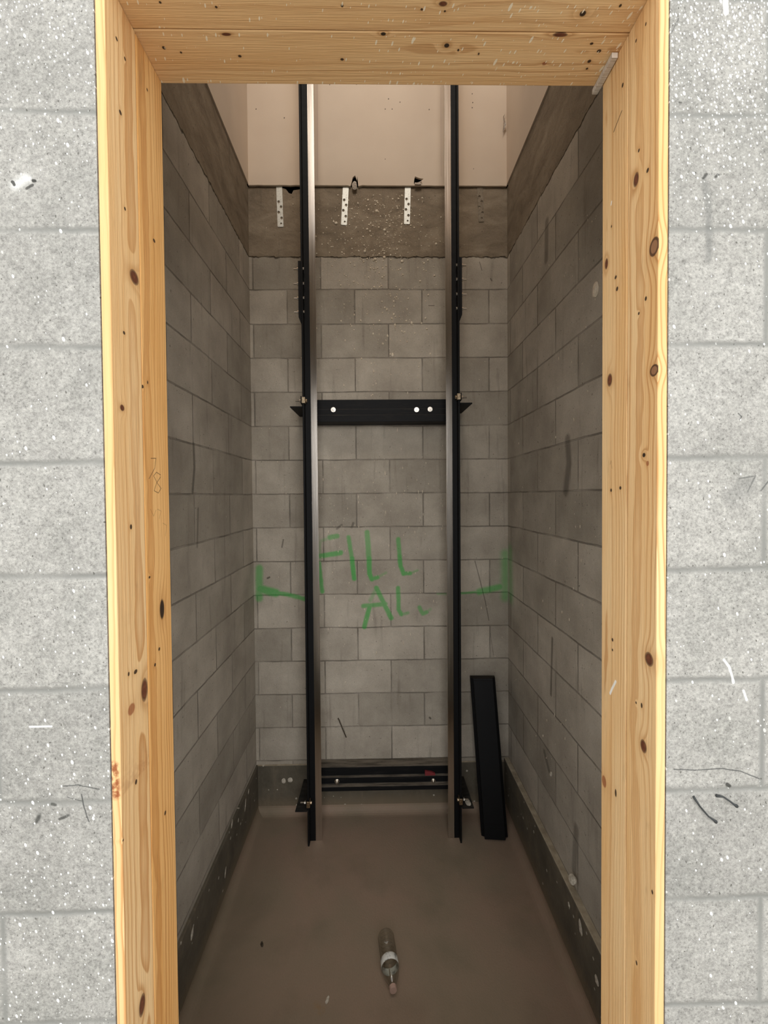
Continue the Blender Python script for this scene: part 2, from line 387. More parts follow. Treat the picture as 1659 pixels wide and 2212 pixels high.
# ------------------------------------------------------------------ wood
def wood(name, cross, along, side, origin, knots, seed, pith, ff=0., tone=0, marks=None, rust=None, white=None, fleck=0.):
    """origin: world origin of the board; knots: (C, L, rc, rl, kind) in world coords"""
    m = Mat(name); co = {'x': m.x, 'y': m.y, 'z': m.z}
    C, L, W = co[cross], co[along], co[side]
    oc, ol = getattr(origin, cross), getattr(origin, along)
    sway = (m.noise(m.vec(L*1.3, seed), 1., 2, .5)-.5)*.055
    sway2 = (m.noise(m.vec(L*6., C*14., seed+3.), 1., 2, .5)-.5)*.006
    dx, dy = C-pith[0]+sway, W-pith[1]
    rr = (dx*dx+dy*dy).sqrt()+sway2
    bend = None; masks = []
    for (kc, kl, rc, rl, kind) in knots:
        n = m.nt.nodes.new('ShaderNodeGroup'); n.node_tree = KG
        m.nt.links.new(C.s, n.inputs[0]); m.nt.links.new(L.s, n.inputs[1])
        big = kind in ('knot', 'hole', 'ring')
        for i, v in enumerate((kc-oc, kl-ol, 1/rc, 1/rl, .009 if big else .0015)): n.inputs[2+i].default_value = v
        masks.append((V(m.nt, n.outputs[0]), V(m.nt, n.outputs[1]), kind)); b = V(m.nt, n.outputs[2]); bend = b if bend is None else bend+b
    if bend is not None: rr = rr+bend
    ring = (rr*150.).frac()
    late = ring.step(.45, .93)*(1-ring.step(.93, 1.))
    amp = m.noise(m.vec(rr*60., L*.8, seed), 1., 1).step(.3, .7)
    fib = m.noise(m.vec(C*420., L*9., W*420.), 1., 3, .6)
    nf = (W-ff).abs().lt(.0012)
    broad = m.noise(m.vec(C*16., L*1.2, seed+7.), 1., 3, .6)
    light, mid, dk = ((240, 203, 150), (230, 182, 121), (190, 130, 70)) if tone == 0 else ((238, 188, 122), (222, 164, 94), (184, 120, 58)) if tone == 1 else ((240, 202, 150), (228, 182, 126), (196, 144, 92))
    col = m.ramp(broad, [(.3, lin(mid)), (.62, lin(light))])
    col = m.mix(late*(amp*.62+.13), col, lin(dk))
    col = m.scale(col, fib*.22+.89)
    dirt = m.noise(m.vec(C*22., L*5., seed+11.), 1., 4, .65)
    col = m.mix(dirt.step(.60, .80)*.35, col, lin((138, 112, 80)))
    bump = fib
    for mk, halo, kind in masks:
        if kind == 'ring': mk, halo = mk*nf, halo*nf
        big = kind in ('knot', 'hole', 'ring')
        col = m.mix(halo*(.55 if big else .25), col, lin((176, 118, 60)))
        c = {'knot': (92, 44, 26), 'hole': (26, 18, 14), 'ring': (150, 108, 76), 'dot': (52, 34, 20), 'red': (150, 78, 40)}[kind]
        col = m.mix(mk*(.95 if kind != 'red' else .75), col, lin(c))
        if kind in ('ring', 'knot'):
            edge = halo.step(.58, .66)*halo.step(.84, .76)
            col = m.mix(edge*(.85 if kind == 'ring' else .6), col, lin((58, 32, 22)))
        if kind == 'knot': col = m.mix(mk*m.noise(m.obj, 120., 2).step(.45, .65)*.5, col, lin((136, 82, 52)))
    if marks: col = m.mix(strokes(m, C, L, [(a-oc, b-ol, c-oc, d_-ol, e, f, g) for a, b, c, d_, e, f, g in marks]), col, lin((96, 72, 44)))
    if rust: col = m.mix(strokes(m, W, L, rust)*m.noise(m.obj, 90., 3).step(.35, .6), col, lin((146, 78, 40)))
    if white: col = m.mix(strokes(m, C, L, [(a-oc, b-ol, c-oc, d_-ol, e, f, g) for a, b, c, d_, e, f, g in white]), col, lin((248, 244, 234)))
    if fleck:
        for sc, rm in ((60., .0030), (110., .0017)):
            D, c1, c2 = m.voro(m.vec(L+C*.25, C*.40), sc)
            dn = L.step(-.35, .4)*.6+.4
            mk = ((c1*rm*.8+rm*.2)*sc-D).step(0., .04)*(dn*fleck-c2).step(0., .02)
            col = m.mix(mk*.9, col, lin((252, 240, 214)))
    return m.out(col, .72, bump=bump, bdist=.0009, spec=.35)
def knots_on(lst, conv, cross, along):
    o = []
    for (x, y, rx, ry, kind) in lst:
        p = conv(x, y); a = conv(x+rx, y); b = conv(x, y+ry)
        rc = max(abs(getattr(a, cross)-getattr(p, cross)), abs(getattr(b, cross)-getattr(p, cross)), 1e-3)
        rl = max(abs(getattr(a, along)-getattr(p, along)) if along == 'x' else 0, abs(getattr(b, along)-getattr(p, along)), 1e-3)
        if along == 'x': rc = max(abs(getattr(b, cross)-getattr(p, cross)), 1e-3); rl = abs(a.x-p.x)
        o.append((getattr(p, cross), getattr(p, along), rc, rl, kind))
    return o
def board(name, a, b, mat, label, grp):
    bm = bmesh.new(); box(bm, a, b)
    o = finish(bm, name, mat, bev=.0014, seg=2)
    c = Vector(((a[0]+b[0])/2, (a[1]+b[1])/2, a[2])) if b[2]-a[2] > .5 else Vector(((a[0]+b[0])/2, (a[1]+b[1])/2, a[2]))
    recenter(o, c); tag(o, label, 'board', grp); return o
def origin_of(a, b): return Vector(((a[0]+b[0])/2, (a[1]+b[1])/2, a[2]))

YS0 = onX(313, 1108, XJ0).y; YE0 = onX(366, 1108, XJ0).y
YS1 = onX(1353.6, 1108, XJ1).y; YE1 = onX(1300, 1108, XJ1).y
print('seams', YS0, YE0, YS1, YE1)
g_ = .0025
jl = lambda x, y: onX(x, y, XJ0); jr = lambda x, y: onX(x, y, XJ1); hs = lambda x, y: onZ(x, y, ZH)
# left jamb, front board
A1, B1 = (XO0+g_, YF-.001, .0), (XJ0, YS0-.0012, ZH)
K1 = knots_on([(252, 84, 2.5, 4, 'dot'), (270, 127, 2, 4, 'dot'), (260, 243, 3, 5, 'dot'), (270, 451, 2, 4, 'dot'), (290, 599, 8, 13, 'knot'), (268, 719, 2.5, 4, 'dot'),
               (264, 881, 4, 6, 'knot'), (283, 1138, 2.5, 6, 'dot'), (278, 1456, 2, 5, 'dot'), (293, 1451, 4, 5, 'dot'), (312, 1490, 6, 22, 'knot'), (284, 1532, 8, 13, 'red'),
               (294, 1689, 2.5, 6, 'dot'), (307, 2171, 6, 20, 'knot'), (266, 1815, 1.5, 2.5, 'dot')], jl, 'y', 'z')
o_ = origin_of(A1, B1)
rp, rq = onY(246, 1655, YF), onY(250, 1716, YF)
rust = [(rp.x-o_.x, rp.z-o_.z, rq.x-o_.x, rq.z-o_.z, .005, .013, .95)]
board('jamb_board', A1, B1, wood('pine_left_front', 'y', 'z', 'x', o_, K1, 1., (.02, -.05), B1[0]-o_.x, 0, rust=rust),
      'knotty pine board of the left jamb, flush with the outer block wall, rust stain on its edge', 'pine boards of the door opening')
# left jamb, rear board
A2, B2 = (XO0+.006, YS0+.0012, .0), (XJ0, YE0, ZH)
K2 = knots_on([(318, 194, 1.5, 3, 'dot'), (333, 520, 2.5, 4, 'dot'), (308.5, 835, 2, 4, 'dot'), (319, 826, 1.3, 4, 'dot'), (350, 1316, 5, 23, 'hole'), (323, 1247, 2, 3, 'dot'), (344, 1402, 2, 4, 'dot'), (335, 1436, 2, 4, 'dot'), (357, 1756, 2, 5, 'dot')], jl, 'y', 'z')
mk78 = []
for pl in ([(326, 990), (337, 990), (334, 1012), (322, 1034)], [(347, 1026), (338, 1020), (332, 1028), (340, 1044), (348, 1055), (342, 1065), (333, 1060), (338, 1044), (347, 1030)],
           [(325, 1100), (332, 1115), (337, 1102)], [(340, 1100), (348, 1104), (344, 1120)], [(352, 1130), (360, 1135), (357, 1158)]):
    mk78 += segs_from(pl, jl, 'yz', .0004, .0013, .8)
mk78 = [s[:6]+((.8 if i < 11 else .35),) for i, s in enumerate(mk78)]
board('jamb_board', A2, B2, wood('pine_left_rear', 'y', 'z', 'x', origin_of(A2, B2), K2, 17., (-.03, -.045), 0., 1, marks=mk78),
      'darker pine board of the left jamb on the shaft side, with a pencilled 78', 'pine boards of the door opening')
# right jamb, front board
A3, B3 = (XJ1, YF-.001, .0), (XO1-g_, YS1-.0012, ZH)
K3 = knots_on([(1374, 388, 5, 13, 'knot'), (1399, 368, 3, 5, 'dot'), (1380, 325, 2, 4, 'dot'), (1413, 533, 9, 17, 'ring'), (1395, 645, 2.5, 5, 'dot'), (1380, 677, 2, 3.5, 'dot'), (1413, 800, 8, 11, 'ring'), (1391, 983, 3.5, 5, 'hole'), (1399, 1001, 3, 6, 'red'),
               (1402, 1424, 8, 13, 'knot'), (1390, 1612, 6, 12, 'knot'), (1386, 1524, 2, 6, 'dot'), (1374, 1518, 1.5, 3, 'dot'), (1409, 1927, 2, 5, 'dot'), (1375, 2080, 2, 5, 'dot'), (1395, 52, 1.5, 4, 'dot'), (1374, 88, 1.5, 4, 'dot')], jr, 'y', 'z')
board('jamb_board', A3, B3, wood('pine_right_front', 'y', 'z', 'x', origin_of(A3, B3), K3, 31., (.01, .05), A3[0]-origin_of(A3, B3).x, 0),
      'pine board of the right jamb, flush with the outer block wall, with heart-shaped knots', 'pine boards of the door opening')
A4, B4 = (XJ1, YS1+.0012, .0), (XO1-.006, YE1, ZH)
K4 = knots_on([(1345, 184, 2, 5, 'dot'), (1310, 570, 3, 10, 'knot'), (1330, 599, 2.5, 4, 'dot'), (1333, 624, 2.5, 5, 'dot'), (1317, 821, 4.5, 12, 'knot'), (1340, 1054, 2.5, 4, 'dot'), (1320, 1059, 2, 4, 'dot'), (1323, 1382, 2, 4, 'dot'), (1323, 1404, 1.5, 3, 'dot'),
               (1305, 1688, 5, 13, 'red'), (1330, 1713, 2, 9, 'dot'), (1321, 489, 1.2, 3, 'dot')], jr, 'y', 'z')
wh = segs_from([(1330, 1472), (1322, 1488), (1318, 1498)], jr, 'yz', .0015, .004, 1.)+segs_from([(1321, 436), (1320, 442)], jr, 'yz', .001, .003, .9)
mk4 = segs_from([(1343, 240), (1332, 268), (1326, 284)], jr, 'yz', .0008, .0022, .9)+segs_from([(1318, 1003), (1320, 995), (1322, 1012)], jr, 'yz', .0003, .001, .5)
board('jamb_board', A4, B4, wood('pine_right_rear', 'y', 'z', 'x', origin_of(A4, B4), K4, 47., (.03, .04), 0., 0, marks=mk4, white=wh),
      'pale pine board of the right jamb on the shaft side, with a white paint drip', 'pine boards of the door opening')
YSH = onZ(822, 68, ZH).y
KH1 = knots_on([(346, 6, 3, 3, 'dot'), (467, 16, 3, 3, 'dot'), (739, 13, 3, 4, 'dot'), (911, 21, 3, 3, 'dot'), (957, 9, 8, 5, 'knot'), (961, 25, 2.5, 2.5, 'dot'), (1259, 30, 7, 7, 'hole'), (1340, 13, 3, 4, 'dot')], hs, 'y', 'x')
KH2 = knots_on([(354, 104, 4, 4, 'dot'), (391, 114, 2.5, 2.5, 'dot'), (489, 75, 9, 3, 'knot'), (518, 122, 4, 3, 'dot'), (739, 129, 4, 3, 'dot'), (828, 74, 6, 4, 'hole'), (965, 99, 6, 5, 'hole'), (990, 109, 2.5, 3, 'dot'), (1034, 117, 2, 3, 'dot'),
                (1210, 76, 14, 4, 'knot'), (1278, 95, 4, 3, 'dot'), (1294, 111, 5, 4, 'dot'), (1273, 133, 4, 4, 'dot'), (1268, 149, 2.5, 2.5, 'dot'), (1176, 138, 5, 4, 'red')], hs, 'y', 'x')
A5, B5 = (XO0+g_, YF-.001, ZH+.0006), (XO1-g_, YSH-.0008, ZH+.038)
A6, B6 = (XO0+.006, YSH+.0008, ZH+.0006), (XO1-.006, .908, ZH+.038)
oh = lambda a, b: origin_of(a, b)
board('header_board', A5, B5, wood('pine_header_front', 'y', 'x', 'z', oh(A5, B5), KH1, 61., (.02, .05), 0., 2, fleck=.5),
      'pine board across the top of the opening, front one, spattered with white', 'pine boards of the door opening')
board('header_board', A6, B6, wood('pine_header_rear', 'y', 'x', 'z', oh(A6, B6), KH2, 77., (-.02, .06), 0., 2, fleck=.42),
      'pine board across the top of the opening, nearer the shaft, with scattered nail holes', 'pine boards of the door opening')

# ------------------------------------------------------------------ other materials
def dusty_black(name, dust=.5, base=(9, 10, 12)):
    m = Mat(name); n = m.noise(m.vec(m.x*6., m.y*40., m.z*60.), 1., 4, .65); f = m.noise(m.obj, 180., 3, .6)
    geo = m.nt.nodes.new('ShaderNodeNewGeometry'); sp = m.nt.nodes.new('ShaderNodeSeparateXYZ'); m.nt.links.new(geo.outputs['True Normal'], sp.inputs[0])
    up = V(m.nt, sp.outputs[2]).step(.5, .95)
    col = m.mix(n.step(.5, .8)*.25*dust, lin(base), lin((86, 80, 74)))
    col = m.mix(up*dust*(n.step(.3, .65)*.7+.3), col, lin((142, 132, 118)))
    return m.out(col, (n*.2+.5)+up*.3, bump=f, bdist=.0004, spec=.22)
M_BLACK = dusty_black('black_paint_steel', .12)
M_BAR = dusty_black('black_paint_crossbar', .8, (12, 13, 15))
m = Mat('machined_steel'); n = m.noise(m.vec(m.x*300., m.y*300., m.z*3.), 1., 3, .6)
M_STEEL = m.out(m.ramp(n, [(.3, lin((196, 190, 182))), (.7, lin((222, 216, 208)))]), n*.12+.12, 1.)
m = Mat('zinc_plated'); M_ZINC = m.out(lin((214, 208, 198)), .25, 1.)
m = Mat('yellow_zinc'); M_BRASS = m.out(m.ramp(m.noise(m.obj, 200., 2), [(.35, lin((150, 132, 108))), (.7, lin((206, 188, 160)))]), .35, 1.)
m = Mat('galvanised_strap'); n = m.noise(m.obj, 90., 3, .65)
M_GALV = m.out(m.ramp(n, [(.30, lin((150, 148, 140))), (.42, lin((206, 206, 198))), (.75, lin((222, 222, 214)))]), .45, .35)
m = Mat('strap_smeared'); n = m.noise(m.obj, 60., 3, .65)
M_SMEAR = m.out(m.ramp(n, [(.3, lin((120, 108, 92))), (.7, lin((158, 146, 128)))]), .8)
m = Mat('dark_rust'); M_RUST = m.out(m.ramp(m.noise(m.obj, 150., 2), [(.3, lin((50, 44, 38))), (.7, lin((104, 92, 78)))]), .6, .5)
m = Mat('wire_dark'); M_WIRE = m.out(lin((66, 68, 68)), .6, .3)
m = Mat('red_plastic'); M_RED = m.out(lin((128, 50, 54)), .5)
m = Mat('mortar_white'); M_MORTAR = m.out(m.ramp(m.noise(m.obj, 60., 3), [(.3, lin((214, 200, 178))), (.7, lin((242, 230, 210)))]), .9)
m = Mat('mortar_chip'); M_CHIP = m.out(m.ramp(m.noise(m.obj, 120., 3), [(.3, lin((176, 168, 152))), (.7, lin((222, 214, 200)))]), .9, bump=m.noise(m.obj, 200., 3), bdist=.002)
m = Mat('gypsum_core'); M_GYP = m.out(m.ramp(m.noise(m.obj, 140., 3), [(.3, lin((150, 138, 126))), (.7, lin((206, 194, 180)))]), .95, bump=m.noise(m.obj, 120., 3), bdist=.003)
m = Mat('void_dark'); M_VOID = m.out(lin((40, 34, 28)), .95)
m = Mat('drywall'); n = m.noise(m.obj, 2.2, 3, .5); f = m.noise(m.obj, 260., 2, .5); A, Z = m.x, m.z
dcol = m.ramp(n, [(.3, lin((216, 198, 178))), (.7, lin((227, 210, 190)))])
yd = YB-.014
DT = []
for (x, y, rr) in [(553, 236, 1.8), (614, 255, 2), (832, 236, 1.6), (839, 214, 1.8), (847, 236, 1.6), (864, 221, 1.6), (927, 237, 1.8), (1020, 203, 1.6), (1021, 222, 1.8), (1020, 233, 1.8), (1023, 365, 1.2), (712, 183, 1.5), (770, 182, 2.), (832, 344, 1.2)]:
    p = onY(x, y, yd); DT.append((p.x, p.z, p.x+.0005, p.z+.002, rr*.0012, rr*.0022, .85))
dcol = m.mix(strokes(m, A, Z, DT), dcol, lin((70, 58, 48)))
sc_ = segs_from([(685, 180), (686, 390)], lambda x, y: onY(x, y, yd), 'xz', .001, .006, .35)+segs_from([(952, 190), (953, 380)], lambda x, y: onY(x, y, yd), 'xz', .001, .006, .2)
dcol = m.mix(strokes(m, A, Z, sc_), dcol, lin((176, 150, 142)))
M_DRY = m.out(dcol, .85, bump=f, bdist=.0003)
m = Mat('pit_floor'); n = m.noise(m.obj, 1.7, 4, .6, .4); n2 = m.noise(m.obj, 4.2, 4, .6); f = m.noise(m.obj, 150., 3, .6)
fc = m.ramp(n, [(.28, lin((126, 116, 96))), (.45, lin((144, 128, 109))), (.6, lin((152, 130, 112))), (.75, lin((138, 126, 102)))])
fc = m.mix(n2.step(.5, .75)*.35, fc, lin((116, 104, 86)))
fz = lambda x, y: onZ(x, y, ZP)
sp_ = segs_from([(683, 2172), (694, 2182)], fz, 'xy', .004, .02, .55)
fc = m.mix(strokes(m, m.x, m.y, sp_)*m.noise(m.obj, 60., 3).step(.35, .6), fc, lin((150, 118, 76)))
M_FLOOR = m.out(m.scale(fc, f*.12+.94), m.noise(m.obj, 5., 2)*.25+.5, bump=f*.5+n2, bdist=.002, spec=.3)
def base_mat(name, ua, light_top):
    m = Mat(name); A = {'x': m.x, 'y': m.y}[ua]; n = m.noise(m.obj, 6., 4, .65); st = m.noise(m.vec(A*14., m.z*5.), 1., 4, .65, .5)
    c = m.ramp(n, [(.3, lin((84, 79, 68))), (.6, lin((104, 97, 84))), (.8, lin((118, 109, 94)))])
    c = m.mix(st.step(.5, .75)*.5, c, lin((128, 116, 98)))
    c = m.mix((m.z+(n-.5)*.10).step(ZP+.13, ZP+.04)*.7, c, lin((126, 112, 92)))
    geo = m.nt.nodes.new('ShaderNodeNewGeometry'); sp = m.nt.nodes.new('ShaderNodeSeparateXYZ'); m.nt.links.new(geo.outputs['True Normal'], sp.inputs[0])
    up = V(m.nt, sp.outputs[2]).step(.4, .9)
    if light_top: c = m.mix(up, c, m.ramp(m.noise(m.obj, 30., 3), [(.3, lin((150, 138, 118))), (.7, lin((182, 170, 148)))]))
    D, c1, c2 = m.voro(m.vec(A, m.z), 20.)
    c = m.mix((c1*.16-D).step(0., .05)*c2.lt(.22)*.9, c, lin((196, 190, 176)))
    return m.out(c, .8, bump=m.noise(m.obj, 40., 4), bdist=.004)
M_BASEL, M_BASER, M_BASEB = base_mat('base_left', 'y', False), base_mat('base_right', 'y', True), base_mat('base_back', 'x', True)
m = Mat('room_floor'); M_ROOM = m.out(m.ramp(m.noise(m.obj, 3., 4), [(.3, lin((150, 146, 138))), (.7, lin((176, 172, 164)))]), .8)

# ------------------------------------------------------------------ shell
T = .2
bm = bmesh.new()
box(bm, (-3.2, YF, 0), (XO0, YI, 2.95)); box(bm, (XO1, YF, 0), (3.2, YI, 2.95)); box(bm, (XO0, YF, ZH+.038), (XO1, YI, 2.95))
box(bm, (-3.2, YF, -.6), (3.2, YI, -.0))
box(bm, (-3.2, YF, 2.95), (3.2, YI, 3.78))
struct(finish(bm, 'wall_front', M_FRONT))
# back wall with a ragged top edge under the plasterboard
N = 60; top = []
for i in range(N+1):
    x = XL-.2+(XR-XL+.4)*i/N; top.append((x, ZT+.004*mnoise.noise(Vector((x*14, 0, 3)))))
nt_ = [onY(*q, YB) for q in ((606, 404), (618, 409), (624, 417), (630, 419), (634, 411), (648, 409), (655, 404))]
top = [p for p in top if not (nt_[0].x-.003 < p[0] < nt_[-1].x+.003)]+[(p.x, p.z) for p in nt_]
top.sort(key=lambda p: p[0])
bm = bmesh.new(); sheet(bm, [[(XL-.2, -.7), (XR+.2, -.7)]+[(x, z) for x, z in reversed(top)]], lambda x, z: Vector((x, YB, z)), Vector((0, T, 0)))
zg0, zg1 = onY(820, 1375, YB).z, onY(820, 1140, YB).z
for zc in (zg0, zg1): bmesh.ops.bisect_plane(bm, geom=list(bm.verts)+list(bm.edges)+list(bm.faces), plane_co=(0, YB, zc), plane_no=(0, 0, 1))
wb = struct(finish(bm, 'wall_back', M_BACK)); wb.data.materials.append(M_BACKG)
for p in wb.data.polygons:
    if zg0 < p.center.z < zg1: p.material_index = 1
bm = bmesh.new(); box(bm, (XL-T, YI, -.7), (XL, YB+T, ZT)); struct(finish(bm, 'wall_left', M_LEFT))
bm = bmesh.new(); box(bm, (XR, YI, -.7), (XR+T, YB+T, ZT)); struct(finish(bm, 'wall_right', M_RIGHT))
# dark boxes closing the void behind the plasterboard; its shade is in their colour
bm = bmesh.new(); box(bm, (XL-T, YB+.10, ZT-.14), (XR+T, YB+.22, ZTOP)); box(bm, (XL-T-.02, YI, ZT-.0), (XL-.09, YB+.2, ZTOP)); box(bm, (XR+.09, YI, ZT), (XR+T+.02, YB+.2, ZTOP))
struct(finish(bm, 'void_shade', M_VOID))
# plasterboard lining of the upper shaft
zd = onY(820, 400.5, yd).z
def pp(x, y): q = onY(x, y, yd); return (q.x, q.z)
low = [(XL+.006, zd)]+[(XL+.006+(XR-XL-.012)*i/50, zd+.0025*mnoise.noise(Vector((i*.7, 5, 1)))) for i in range(1, 50)]+[(XR-.006, zd)]
n1 = [pp(*q) for q in ((757, 402), (760, 392), (762, 383), (767, 379), (772, 380), (771, 390), (774, 402))]
low = [p for p in low if not (n1[0][0] < p[0] < n1[-1][0])]+n1; low.sort(key=lambda p: p[0])
hole2 = [pp(*q) for q in ((894, 397), (895, 386), (897, 381), (901, 383), (907, 385), (915, 386), (908, 392), (900, 396))]
bm = bmesh.new(); sheet(bm, [low+[(XR-.006, ZTOP), (XL+.006, ZTOP)], hole2], lambda x, z: Vector((x, yd, z)), Vector((0, .0125, 0)))
struct(finish(bm, 'wall_upper_back', M_DRY))
bm = bmesh.new(); box(bm, (XL-.006, YI, zd+.006), (XL+.0065, yd+.001, ZTOP)); struct(finish(bm, 'wall_upper_left', M_DRY))
bm = bmesh.new(); box(bm, (XR-.0065, YI, zd+.006), (XR+.006, yd+.001, ZTOP)); struct(finish(bm, 'wall_upper_right', M_DRY))
bm = bmesh.new(); box(bm, (XL-.2, YI-.06, 3.78), (-.50, YI, ZTOP)); box(bm, (.50, YI-.06, 3.78), (XR+.2, YI, ZTOP)); box(bm, (-.50, YI-.06, 6.2), (.50, YI, ZTOP))
struct(finish(bm, 'wall_upper_front', M_DRY))
bm = bmesh.new(); box(bm, (XL-.25, YI-.06, ZTOP), (XR+.25, YB+.25, ZTOP+.1)); struct(finish(bm, 'ceiling', M_DRY))
# pit floor with a rounded cove
bm = bmesh.new(); rings = []
for k in range(7):
    t = k/6*math.pi/2; R_ = .045
    ins = R_*(1-math.sin(t)); zz = ZP+R_*(1-math.cos(t))
    wv = .0
    rings.append([bm.verts.new(p) for p in ((XL+.012+ins, YI+ins, zz), (XR-.030-ins, YI+ins, zz), (XR-.030-ins, YB-.012-ins, zz), (XL+.012+ins, YB-.012-ins, zz))])
bm.faces.new(rings[0])
for a, b in zip(rings, rings[1:]):
    for k in range(4): bm.faces.new((a[k], a[(k+1) % 4], b[(k+1) % 4], b[k]))
fl = finish(bm, 'floor', M_FLOOR); struct(fl)
bm = bmesh.new(); box(bm, (XL-.2, YI-.1, ZP-.2), (XR+.2, YB+.2, ZP-.003)); struct(finish(bm, 'trim_2', M_FLOOR))
bm = bmesh.new(); box(bm, (XL-.01, YI, ZP-.02), (XL+.012, YB, ZB)); struct(finish(bm, 'baseboard_left', M_BASEL, bev=.004))
bm = bmesh.new(); box(bm, (XR-.030, YI, ZP-.02), (XR+.01, YB, ZB+.02)); struct(finish(bm, 'baseboard_right', M_BASER, bev=.006))
bm = bmesh.new(); box(bm, (XL, YB-.012, ZP-.02), (XR, YB+.01, ZB)); struct(finish(bm, 'baseboard_back', M_BASEB, bev=.005))
bm = bmesh.new(); box(bm, (-5, -6, -.15), (5, YF, 0)); o = finish(bm, 'floor_landing', M_ROOM); struct(o)

# ------------------------------------------------------------------ guide rails
Y0 = 2.26
def rail(side, label):
    s = side                                             # -1 left, +1 right; blade points to the centre
    if s < 0:
        xf = onY(668.3, 1820, Y0-.037).x; xt = onY(695.7, 1800, Y0).x; xr = onY(682., 1800, Y0).x
    else:
        xf = onY(994.6, 1820, Y0-.037).x; xt = onY(968.4, 1800, Y0).x; xr = onY(981.6, 1800, Y0).x
    t = thing('guide_rail', (xf, Y0+.005, ZP), label, 'rail', 'elevator guide rails')
    H = ZTOP-.1-ZP
    def P(bm_, x0, x1, y0, y1, z0, z1): box(bm_, (min(x0, x1)-xf, y0-Y0-.005, z0), (max(x0, x1)-xf, y1-Y0-.005, z1))
    bm = bmesh.new(); P(bm, xf, xf+s*.009, Y0-.037, Y0+.047, 0.001, H); finish(bm, 'flange', M_BLACK, t, bev=.0012)
    bm = bmesh.new(); P(bm, xf-s*.0003, xr, Y0+.0005, Y0+.0095, 0.001, H)
    finish(bm, 'web', M_BLACK, t)
    bm = bmesh.new(); P(bm, xr, xt, Y0, Y0+.010, 0.001, H); o = finish(bm, 'blade', M_STEEL, t, bev=.0008); o['label'] = 'bare machined steel edge of the rail'
    # splice plate on the outer side of the flange
    zt, zb = (onY(652, 563, Y0-.037).z, onY(652, 696, Y0-.037).z) if s < 0 else (onY(990, 555, Y0-.037).z, onY(990, 690, Y0-.037).z)
    x0, x1 = xf+s*.0095, xf+s*.024
    bm = bmesh.new(); c = .028
    prof = [(x0, zt), (x1, zt), (x1, zb+c), (x0+s*.004, zb), (x0, zb)]
    prism(bm, prof, lambda p: Vector((p[0]-xf, -.041, p[1]-ZP)), lambda p: Vector((p[0]-xf, .041, p[1]-ZP)))
    sp_ = finish(bm, 'splice_plate', M_BLACK, t, bev=.0008)
    ys = (581, 613, 644, 674) if s < 0 else (573, 604, 636, 667)
    for yy in ys:
        zc = onY(660, yy, Y0-.02).z-ZP
        bm = bmesh.new(); cyl(bm, (-s*.006, -.026, zc), (s, 0, 0), .0085, .0065, 6); finish(bm, 'bolt', M_ZINC, sp_, bev=.0006)
        bm = bmesh.new(); cyl(bm, (s*.024, -.022, zc), (s, 0, 0), .009, .009, 6); cyl(bm, (s*.033, -.022, zc), (s, 0, 0), .0045, .018, 10)
        finish(bm, 'nut', M_ZINC, sp_)
    return t, xf
RL, xfl = rail(-1, 'left black guide rail with a bare steel edge, rising up the shaft')
RR, xfr = rail(1, 'right black guide rail with a bare steel edge, beside the leaning black channel')

# ------------------------------------------------------------------ cross bars
def bar_profile(b3, b2, b1):                            # stepped section: (depth from the wall, height)
    h1, h2, h3 = b3, b3+b2, b3+b2+b1; th = .006
    outer = [(0, 0), (0, h3), (-.074, h3), (-.074, h2), (-.092, h2), (-.092, h1), (-.120, h1), (-.120, 0)]
    inn = [(-th, th), (-th, h3-th), (-.074+th, h3-th), (-.074+th, h2-th), (-.092+th, h2-th), (-.092+th, h1-th), (-.120+th, h1-th), (-.120+th, th)]
    return outer, inn
def crossbar(name, t, L, mat, prof):
    bm = bmesh.new()
    outer, inn = bar_profile(*prof)
    A = [bm.verts.new((-L/2, y, z)) for y, z in outer]; B = [bm.verts.new((L/2, y, z)) for y, z in outer]
    C_ = [bm.verts.new((-L/2, y, z)) for y, z in inn]; D_ = [bm.verts.new((L/2, y, z)) for y, z in inn]; n = len(outer)
    for i in range(n):
        j = (i+1) % n
        bm.faces.new((A[i], A[j], B[j], B[i])); bm.faces.new((C_[j], C_[i], D_[i], D_[j]))
        bm.faces.new((A[j], A[i], C_[i], C_[j])); bm.faces.new((B[i], B[j], D_[j], D_[i]))
    return finish(bm, name, mat, t, bev=.0012, seg=1)
xc = (xfl+xfr)/2; LB = xfr-xfl-.004
def crossbar_at(zb, label, bolts, prof):
    t = thing('cross_bar', (xc, YB-.001, zb), label, 'steel bar', 'cross bars between the guide rails')
    crossbar('channel', t, LB, M_BAR, prof)
    for (x, y) in bolts:
        q = onY(x, y, YB-.094); X, Zc = q.x-xc, q.z-zb
        bm = bmesh.new(); cyl(bm, (X, -.0915, Zc), (0, -1, 0), .0145, .0025, 20); w = finish(bm, 'washer', M_ZINC, t, bev=.0004)
        bm = bmesh.new(); cyl(bm, (X, -.094, Zc), (0, -1, 0), .0105, .008, 6); cyl(bm, (X, -.102, Zc), (0, -1, 0), .0055, .010, 12); finish(bm, 'anchor_bolt', M_ZINC, t, bev=.0005)
    return t
zu = onY(820, 911, YB-.118).z; zl = onY(820, 1707, YB-.118).z
CU = crossbar_at(zu, 'upper black cross bar with three bright bolts between the two guide rails', [(720, 885), (900, 885), (929, 884)], (.040, .040, .058))
CL = crossbar_at(zl, 'lower black cross bar with a dusty top, bolted near the pit floor', [(728, 1688), (936, 1687)], (.026, .036, .050))

